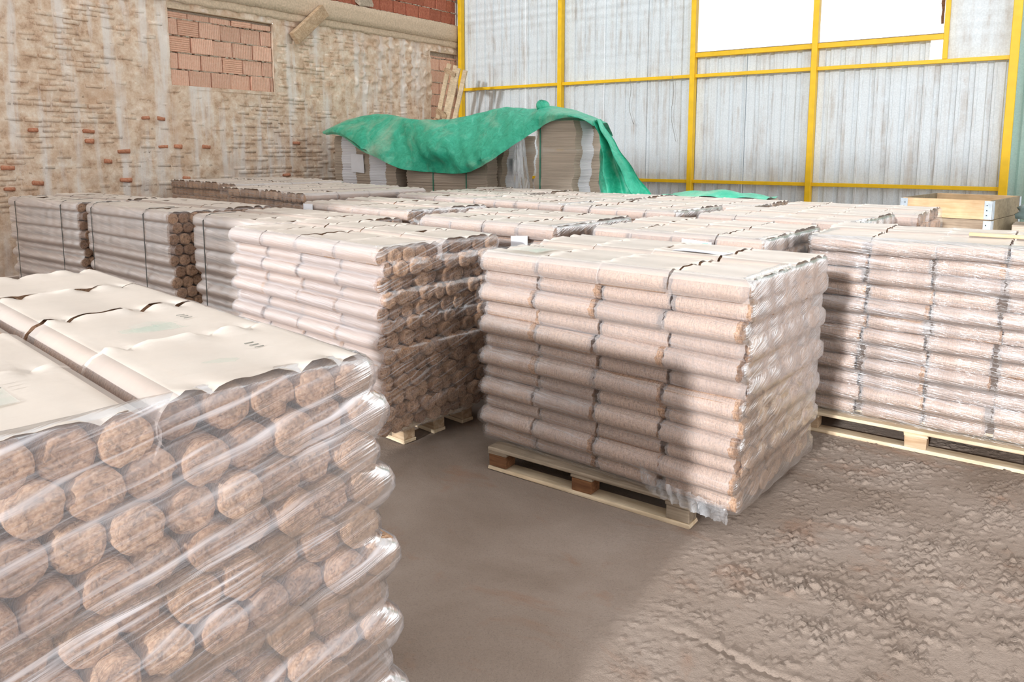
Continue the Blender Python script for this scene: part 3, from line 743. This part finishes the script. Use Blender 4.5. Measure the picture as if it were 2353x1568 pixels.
pallet('wooden_pallet', 'grey weathered pallet with pale runners under the central load', (-2.545, 3.272, 0), 0.2, 1.215, .98, ('wood_grey', 'block', 'wood_new'), blk3=('wood_dark', 'wood_dark', 'wood_grey'))  # two left blocks browner: the shadow on them is put into the colour
pallet('wooden_pallet', 'pale wooden pallet under the glossy load at the right edge', (-1.30, 4.965, 0), 0, 1.36, .95, ('wood_new', 'block', 'wood_new'))
pallet('wooden_pallet', 'pallet in shadow under the streaky-ended load beside the central one', (-4.72, 3.42, 0), -6.5, 1.55, .60, ('wood_new', 'block', 'wood_new'))
for k, nm, lx in (('fg', 'pallet under the nearest load of briquettes', 1.6), ('a1', 'pallet under the far left strapped load', 1.7), ('a2', 'pallet under the second strapped load', 1.8), ('a3', 'pallet under the third strapped load', 1.6),
              ('c1', 'pallet under the load with the white front note', 1.3), ('c2', 'pallet under the load behind the central one', 1.2), ('c3', 'pallet under the load with small white note', 1.6),
              ('d1', 'pallet under the rear load before the left cardboard', 1.2), ('d2', 'pallet under the rear load before the tall cardboard', 1.1), ('d3', 'pallet under the rear load below the green sheet', 1.1), ('d4', 'pallet under the rear load left of the crate', 1.2),
              ('e1', 'pallet under the rearmost load on the left', 1.3), ('e2', 'pallet under the rearmost load by the cardboard gap', 1.3), ('e3', 'pallet under the rearmost load near the second post', 1.3), ('e4', 'pallet under the rearmost load beside the crate', 1.2),
              ('b1', 'pallet under the load with cut ends by the brick wall', 1.6), ('b2', 'pallet under the load in the far left corner', 1.6)):
    r_ = loads[k]; wd = .8 if k[0] != 'b' else 1.7
    mw = Matrix.Translation(r_.location) @ Matrix.Rotation(r_.rotation_euler.z, 4, 'Z')
    p = mw @ Vector((.04, .06, 0))
    pallet('wooden_pallet', nm, p, math.degrees(r_.rotation_euler.z), lx, wd, ('wood_new', 'block', 'wood_new'))

# ------------------------------------------------------------------ small parts on the loads
def plate(name, pts, m, parent, th=0.002):
    """thin flat sheet through 4 points (counter-clockwise seen from outside)"""
    P = [Vector(p) for p in pts]; nrm = (P[1] - P[0]).cross(P[3] - P[0]).normalized() * th
    n = 5; V = []
    for i in range(n):
        for j in range(n):
            a, b = i / (n - 1), j / (n - 1)
            q = (P[0] * (1 - a) + P[1] * a) * (1 - b) + (P[3] * (1 - a) + P[2] * a) * b
            V.append(q + nrm.normalized() * (.006 * math.sin(a * 3.1) * math.sin(b * 2.6 + 1)))
    k = len(V); V += [v - nrm for v in V[:]]
    Fc = grid_faces(n, n) + [tuple(reversed(q)) for q in grid_faces(n, n, off=k)]
    me = mesh(name, V, Fc, True); return obj(name, me, m, parent)
def note(ld, u0, u1, v, z0, z1, label, rot=0.0):
    o = plate('paper_note', [(u0, v, z0), (u1, v, z0 + rot), (u1, v, z1 + rot), (u0, v, z1)], M['paper'], loads[ld]); o['label'] = label; return o
note('c1', .95, 1.10, -.03, 1.10, 1.20, 'blank white note', .012)
note('c3', .02, .20, -.03, 1.17, 1.25, 'small white note')
note('right', 1.22, 1.5, -.03, .97, 1.17, 'white sheet under film')
note('c2', .92, 1.22, .10, 1.272, 1.274, 'white note')
o = plate('flat_note', [(.86, .60, 1.262), (1.16, .58, 1.262), (1.17, .70, 1.262), (.87, .72, 1.262)], M['paper'], loads['centre']); o['label'] = 'white sheet lying flat'
o = plate('paper_label', [(.70, -.022, 1.20), (.90, -.022, 1.19), (.90, -.022, 1.24), (.70, -.022, 1.25)], M['paper'], loads['c2'])
M['mint'] = mat_plain('pale_green_print', (150, 205, 178), .6, .3, 0, .1)
o = plate('green_print', [(.84, -.026, 1.195), (.88, -.026, 1.195), (.88, -.026, 1.235), (.84, -.026, 1.235)], M['mint'], loads['c2'])
# faint printed labels seen through the sleeves on the nearest load
t = NT('faint_label'); n_ = t.noise(t.coords('Object', (8, 3, 1)), 3, 3); cr = t.ramp(n_, 0, [(.45, lin(232, 230, 222)), (.62, lin(214, 226, 214))])
p_ = t.principled((cr, 0), .5, .3); tr = t.n('BsdfTransparent'); mx = t.n('MixShader'); mx.inputs[0].default_value = .26; t.link(tr, 0, mx, 1); t.link(p_, 0, mx, 2); M['faint'] = t.done(mx)
t = NT('faint_green'); p_ = t.principled(lin(206, 222, 208), .5, .3); tr = t.n('BsdfTransparent'); mx = t.n('MixShader'); mx.inputs[0].default_value = .20; t.link(tr, 0, mx, 1); t.link(p_, 0, mx, 2); M['faint_green'] = t.done(mx)
t = NT('faint_ink'); p_ = t.principled(lin(110, 116, 108), .5, .3); tr = t.n('BsdfTransparent'); mx = t.n('MixShader'); mx.inputs[0].default_value = .55; t.link(tr, 0, mx, 1); t.link(p_, 0, mx, 2); M['ink'] = t.done(mx)
def label_top(ld, u, v, sx, sy, z):
    a = plate('pack_label', [(u, v, z), (u + sx, v, z), (u + sx, v + sy, z), (u, v + sy, z)], M['faint'], loads[ld]); a['label'] = 'faint white and green label'
    b = plate('label_print', [(u + .55 * sx, v + .05 * sy, z + .002), (u + .95 * sx, v + .05 * sy, z + .002), (u + .95 * sx, v + .8 * sy, z + .002), (u + .55 * sx, v + .8 * sy, z + .002)], M['faint_green'], a)
    for k in range(3):
        box('ink_mark', u + (.3 + .12 * k) * sx, u + (.32 + .12 * k) * sx, v + sy * .86, v + sy * .96, z + .007, z + .008, M['ink'], a)
label_top('fg', 1.37, .58, .20, .22, 1.347); label_top('fg', .95, .60, .20, .22, 1.347); label_top('fg', 1.30, .08, .2, .22, 1.347)
label_top('centre', .10, .10, .22, .2, 1.253)
def strap(ld, u, v0, z0, back, m='strap'):
    tw = .012; zt = 1.222; pts = [(z0, v0)] ; V = []; Fc = []
    prof = [(v0 - .024, z0)] + [(v0 - .026, z0 + (zt - .06 - z0) * k / 6) for k in range(1, 7)] + [(v0 + .01, zt - .015), (v0 + .05, zt), (v0 + back, zt + .002)]
    for (vv, zz) in prof:
        V += [(u - tw / 2, vv, zz), (u + tw / 2, vv, zz), (u + tw / 2, vv + .003, zz - .003), (u - tw / 2, vv + .003, zz - .003)]
    for i in range(len(prof) - 1):
        for k in range(4): Fc.append((i * 4 + k, i * 4 + (k + 1) % 4, (i + 1) * 4 + (k + 1) % 4, (i + 1) * 4 + k))
    obj('strap', mesh('strap', V, Fc), M[m], loads[ld])
strap('a1', .22, 0, .12, .35); strap('a1', 1.42, 0, .12, .35)
strap('a2', .16, 0, .12, .3); strap('a2', 1.45, 0, .12, .3); strap('a3', .22, 0, .12, .3)
# crumpled hem of film under the central load's near right corner
def crumple(name, pts, width, m, parent, seed=0, n=60):
    rn = random.Random(seed); V = []; Fc = []; P = [Vector(p) for p in pts]
    for i in range(n):
        t_ = i / (n - 1) * (len(P) - 1); k = min(int(t_), len(P) - 2); q = P[k].lerp(P[k + 1], t_ - k)
        for j in range(6):
            a = j / 5; V.append(q + Vector((rn.uniform(-.005, .005), -.010 + .008 * math.sin(i * .9 + j) + rn.uniform(-.005, .005), width * (a - .5) + rn.uniform(-.004, .004))))
    me = mesh(name, V, grid_faces(n, 6), False)
    uvl = me.uv_layers.new(name='UVMap')
    for pl in me.polygons:
        for li, v_ in zip(pl.loop_indices, pl.vertices): uvl.data[li].uv = (V[v_].x * .3, V[v_].z + V[v_].y)
    return obj(name, me, m, parent)
crumple('film_hem', [(1.0, .07, .23), (1.07, .055, .18), (1.20, .05, .165), (1.34, .045, .155), (1.47, .045, .15)], .085, M['film_loose'], loads['centre'], 3, 70)
crumple('film_tail', [(1.24, .02, 1.23), (1.30, .12, 1.25), (1.34, .25, 1.22)], .07, M['film_loose'], loads['d4'], 4, 30)
# lath lying across the right-hand load
o = box('lath', 0, 1.0, -.012, .012, 0, .02, M['ply'], None, .002, 0, (-.46, 5.42, 1.278), (0, 0, R(-3)))
tag(o, 'pale wooden lath lying on top of the load at the right edge', 'lath')

# ------------------------------------------------------------------ pallet collars (wooden crate), box and bundle beyond
def crate():
    t = thing('pallet_collar_crate', 'crate of stacked hinged pine collars with steel corners near the yellow post', 'crate', (-1.43, 9.10, 0), R(-9))
    W_, D_, hh = .86, 1.18, .2; z = 1.30
    for k in range(6):
        mt = M['ply'] if k == 0 else M['ply_old']; ms = M['ply_shaded']
        z1 = z - .003; z0 = z - hh + .003 if k < 5 else .135
        box('collar_board', .02, W_ - .02, 0, .022, z0, z1, mt, t, .002)
        box('collar_board', .02, W_ - .02, D_ - .022, D_, z0, z1, M['ply'] if k == 0 else mt, t, .002)
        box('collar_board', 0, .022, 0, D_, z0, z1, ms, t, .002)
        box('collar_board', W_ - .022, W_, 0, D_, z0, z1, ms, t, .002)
        for (u, v) in ((0, 0), (W_, 0), (0, D_), (W_, D_)):
            su = 1 if u == 0 else -1; sv = 1 if v == 0 else -1
            a = box('corner_hinge', min(u, u + su * .07), max(u, u + su * .07), v - sv * .004 - .002, v - sv * .004 + .002, z0 + .004, z1 - .004, M['zinc'], t, .001)
            box('hinge_leaf', u - su * .004 - .002, u - su * .004 + .002, min(v, v + sv * .07), max(v, v + sv * .07), z0 + .004, z1 - .004, M['zinc'], t, .001)
            for q in range(3): box('rivet', u + su * .045 - .005, u + su * .045 + .005, v - sv * .008 - .002, v - sv * .008 + .002, z0 + .04 + q * .05, z0 + .05 + q * .05, M['strap'], a)
        z -= hh
        if z < .2: break
crate()
pallet('wooden_pallet', 'pallet under the stacked pine collar crate', (-1.43, 9.10, 0), -9, .86, 1.18, ('wood_new', 'block', 'wood_new'))
bx = thing('cardboard_box', 'brown cardboard box behind the crate at the right edge', 'box', (-.42, 9.3, 0), 0)
box('carton', 0, .7, 0, .6, .0, 1.03, M['card'], bx, .004); box('flap', .0, .7, -.01, .28, 1.03, 1.036, M['card'], bx, 0)
V, Fc = [], []
for i in range(18):
    for j in range(10):
        a, b = 2 * PI * i / 18, PI * j / 9 - PI / 2
        rr = 1 + random.uniform(-.18, .18); V.append((.3 * rr * math.cos(a) * math.cos(b), .22 * rr * math.sin(a) * math.cos(b), .1 * rr * math.sin(b)))
o = obj('plastic_bundle', mesh('plastic_bundle', V, grid_faces(18, 10, True), True), mat_plain('dark_plastic', (110, 128, 126), .35, .5, .5), None, (-.12, 9.55, 1.15))
tag(o, 'crumpled dark plastic bundle lying on the brown box', 'plastic')

# ------------------------------------------------------------------ flattened cardboard bundles
def card_stack(label, x0, x1, y0, y1, z1, cols, group=None, side=None, rz=0):
    """bundles of flat cartons; cols = [(fraction, 'b'|'w')] across the front, every board its own slab"""
    t = thing('cardboard_bundle', label, 'cardboard', (x0, y0, 0), R(rz), group); W_ = x1 - x0; dp = y1 - y0
    rnd = random.Random(int(abs(x0) * 100)); z = .14; k = 0; n = int((z1 - .14) / .0132)
    box('pallet_base', 0, W_, 0, dp, 0, .14, M['wood_new'], t)
    wave = [math.sin(i * .31) * .012 + math.sin(i * 1.7) * .004 for i in range(n)]
    u = 0
    for fr, c in cols:
        V = []; Fc = []; wd = fr * W_
        for i in range(n):
            z0 = .14 + i * .0132; jx = wave[i] + rnd.uniform(-.004, .004); jy = wave[(i + 7) % n] + rnd.uniform(-.004, .004)
            v, f = box_vf(u + jx, u + wd + jx + .002, jy, dp + jy, z0, z0 + .0118); o_ = len(V); V += v; Fc += [tuple(q + o_ for q in ff) for ff in f]
        me = mesh('board_pile', V, Fc); me.materials.append(M['card'] if c == 'b' else M['card_white'])
        o = obj('board_pile', me, None, t); tag(o, 'white board edges' if c == 'w' else None, kind='stuff')
        u += wd
    return t
card_stack('flat carton bundle on the left under the green sheet, two white stripes of board edges', -11.26, -9.66, 9.80, 11.0, 2.07, [(.12, 'b'), (.24, 'w'), (.22, 'b'), (.26, 'w'), (.16, 'b')])
cm = card_stack('wide flat carton bundle in the middle under the lowest sag of the green sheet', -9.40, -7.62, 9.80, 10.08, 2.07, [(.98, 'b'), (.02, 'b')])
# its right-hand side shows white edges, in strips one behind the other
def card_side(label, x0, x1, ys, z1):
    t = thing('cardboard_bundle', label, 'cardboard', (x0, ys[0][0], 0)); rnd = random.Random(3)
    n = int((z1 - .14) / .0132)
    box('pallet_base', 0, x1 - x0, 0, ys[-1][1] - ys[0][0], 0, .14, M['wood_new'], t)
    for (a, b, c) in ys:
        V = []; Fc = []
        for i in range(n):
            z0 = .14 + i * .0132; j = math.sin(i * .27) * .012 + math.sin(i * .06) * .02 + rnd.uniform(-.005, .005)
            v, f = box_vf(j, x1 - x0 + j, a - ys[0][0] + j * .5, b - ys[0][0] + j * .5 + .002, z0, z0 + .0118); o_ = len(V); V += v; Fc += [tuple(q + o_ for q in ff) for ff in f]
        me = mesh('board_pile', V, Fc); me.materials.append(M['card'] if c == 'b' else M['card_white'])
        tag(obj('board_pile', me, None, t), 'white board edges' if c == 'w' else None, kind='stuff')
    return t
cm2 = card_side('flat carton bundle with a grey-white edge and pinned note, right of the sag', -9.38, -7.58, [(10.16, 10.3, 'b'), (10.3, 10.75, 'w'), (10.75, 11.1, 'b')], 2.05)
cr_ = card_side('tall flat carton bundle with bright white edges, uncovered at its corner', -6.66, -5.97, [(9.80, 9.98, 'b'), (9.98, 10.32, 'w'), (10.32, 10.6, 'b')], 2.24)
for t_, u, z0, z1 in ((cm, .62, .2, 2.0), (cm, 1.35, .2, 2.0), (cr_, .08, 1.2, 2.2)):
    box('green_strap', u, u + .02, -.018, -.014, z0, z1, M['strap_green'], t_)
o = plate('paper_note', [(.48, -.03, 1.40), (.82, -.03, 1.38), (.80, -.03, 1.72), (.47, -.03, 1.73)], M['paper'], None); o.location = (-11.26, 9.80, 0)
tag(o, 'white paper note pinned to the left carton bundle', 'paper')
o = plate('paper_note', [(0, 0, 0), (0, .30, -.01), (0, .30, .26), (0, 0, .27)], M['paper'], None); o.location = (-7.52, 10.38, 1.40)
tag(o, 'white paper note on the grey-white edge right of the sag', 'paper')
# loose clear film hanging beside the tall bundle
def hanging_film(label, x, y, z0, z1, w0, w1, seed):
    rn = random.Random(seed); n, m_ = 22, 26; V = []; ph = [rn.uniform(0, 6) for _ in range(4)]
    for i in range(n):
        a = i / (n - 1)
        for j in range(m_):
            b = j / (m_ - 1); wd = w1 + (w0 - w1) * b
            V.append((x + (a - .5) * wd + .02 * math.sin(b * 5 + ph[0]), y + .05 * math.sin(a * 22 + ph[1] + b * 2) + .02 * math.sin(a * 50 + ph[2]), z0 + (z1 - z0) * b))
    me = mesh('hanging_film', V, grid_faces(n, m_), True); uvl = me.uv_layers.new(name='UVMap')
    for pl in me.polygons:
        for li, v_ in zip(pl.loop_indices, pl.vertices): uvl.data[li].uv = (V[v_][0], V[v_][2])
    tag(obj('hanging_film', me, M['film_loose'], None), label, 'plastic')
hanging_film('clear film hanging in folds left of the tall carton bundle', -6.90, 9.72, .6, 2.1, .14, .44, 1)
hanging_film('narrow clear film hanging along the right edge of the tall carton bundle', -5.60, 10.1, .6, 2.1, .05, .30, 2)

# ------------------------------------------------------------------ green tarpaulin
def interp(P, t):
    k = t * (len(P) - 1); i = min(int(k), len(P) - 2); f = k - i
    p0 = P[max(i - 1, 0)]; p1 = P[i]; p2 = P[i + 1]; p3 = P[min(i + 2, len(P) - 1)]
    return [0.5 * (2 * b + (-a + c) * f + (2 * a - 5 * b + 4 * c - d) * f * f + (-a + 3 * b - 3 * c + d) * f ** 3) for a, b, c, d in zip(p0, p1, p2, p3)]
def tarp():
    U = [(-11.50, 2.23), (-10.98, 2.39), (-10.17, 2.42), (-9.21, 2.36), (-8.51, 2.33), (-7.86, 2.38), (-7.41, 2.45), (-6.72, 2.45), (-6.60, 2.50), (-6.19, 2.43), (-5.81, 2.33), (-5.48, 2.22)]
    L = [(-11.25, 2.08), (-10.85, 2.06), (-10.10, 1.75), (-9.46, 1.52), (-8.95, 1.43), (-8.40, 1.41), (-7.81, 1.45), (-7.35, 1.62), (-6.95, 1.86), (-6.60, 2.07), (-6.35, 2.20), (-6.0, 2.27), (-5.70, 2.24), (-5.50, 2.14)]
    root = thing('green_tarpaulin', 'dusty green plastic sheet sagging over the flat carton bundles', 'tarpaulin', (0, 0, 0))
    n = 220; rows = 30; V = []
    for i in range(n):
        t = i / (n - 1); ux, uz = interp(U, t); lx, lz = interp(L, t)
        for j in range(rows):
            s = j / (rows - 1)
            if s < .3:                                # over the top, going back
                q = 1 - s / .3; x, z = ux, uz - .10 * q * q - .12 * q; y = 9.95 + (1.2 if ux < -6.6 else max(.15, 1.2 * (-5.5 - ux) / 1.1)) * q
            else:
                q = (s - .3) / .7; x = ux + (lx - ux) * q; z = uz + (lz - uz) * (q ** 1.15); y = 9.95 - .42 * math.sin(min(1, q * 1.2) * PI / 2) + .06 * q
            span = max(0, uz - lz)
            wr = (.07 * math.sin(x * 2.2 + z * 5 + 1.2 * math.sin(x * 1.3)) + .03 * math.sin(x * 4.1 - z * 8 + 2 * math.sin(z * 3)) + .008 * math.sin(x * 19 + z * 12)) * (.4 + span)
            y += wr + .03 * float(vnoise(np.array(x * 4 + 50), np.array(z * 7 + 50), 41)); z += .5 * wr * (1 if .1 < s < .9 else .15)
            V.append((x, y, z))
    obj('sheet', mesh('sheet', V, grid_faces(n, rows), True), M['tarp'], root)
    # end hanging down to the right in deep folds
    A = [(-5.56, 2.20), (-5.46, 1.95), (-5.50, 1.5), (-5.46, 1.0), (-5.46, .4)]; B = [(-5.46, 2.24), (-5.20, 1.88), (-4.86, 1.45), (-4.52, 1.0), (-4.30, .4)]
    V = []; n, m_ = 46, 60
    for i in range(n):
        a = i / (n - 1)
        for j in range(m_):
            b = j / (m_ - 1); p = interp(A, b); q = interp(B, b); x = p[0] + (q[0] - p[0]) * a; z = p[1] + (q[1] - p[1]) * a
            V.append((x, 9.62 + .14 * math.sin(a * 13 + 1.4 * b) * (b ** .6) + .05 * math.sin(a * 27 + b * 4) + .02 * math.sin(b * 30 + a * 8), z))
    obj('hanging_end', mesh('hanging_end', V, grid_faces(n, m_), True), M['tarp'], root)
    # knotted peak
    V = []
    for i in range(14):
        for j in range(8):
            a, b = 2 * PI * i / 14, PI * j / 7; V.append((-6.62 + .10 * math.cos(a) * math.sin(b) * (1 + .3 * math.sin(3 * a)), 9.9 + .1 * math.sin(a) * math.sin(b), 2.46 + .09 * math.cos(b) + .02 * math.sin(5 * a)))
    obj('knot', mesh('knot', V, grid_faces(14, 8, True), True), M['tarp'], root)
    n = 24; V = []
    for i in range(n):
        for j in range(n):
            a, b = i / (n - 1), j / (n - 1)
            V.append((-4.1 + 1.3 * a, 8.82 + .5 * b, 1.24 + .07 * math.sin(a * PI) * math.sin(b * PI) + .012 * math.sin(a * 17 + b * 9)))
    o = obj('green_sheet_scrap', mesh('green_sheet_scrap', V, grid_faces(n, n), True), M['tarp'])
    tag(o, 'low heap of green sheet lying at the foot of the second yellow post', 'tarpaulin')
    tag(box('covered_bundle', -4.1, -2.8, 8.8, 9.35, 0, 1.22, M['card'], None, .01), 'low covered bundle under the heap of green sheet', 'bundle')
tarp()
# pallet standing on end in the corner, leaning
lp = thing('leaning_pallet', 'pale new pallet standing on end in the corner, leaning on the wall', 'pallet', (-12.0, 13.45, 2.40))
lp.rotation_euler = (0, R(17), 0)
for x, y in ((0, 0), (.18, .02), (.52, -.28), (.71, -.26)): box('deck_board', x, x + .12, y, y + .03, 0, 1.42, M['wood_new'], lp, .003, .003)
for z in (.06, .28, 1.22):
    q = box('cross_block', 0, .62, -.04, .05, z, z + .09, M['block'], lp, .003, .002, (.02, -.01, 0), (0, 0, R(-33)))
o = box('stored_crate', -12.1, -10.9, 12.9, 14.0, 0, 2.30, M['card'], None, .01)
tag(o, 'covered pile under the leaning pallet behind the green sheet', 'pile')
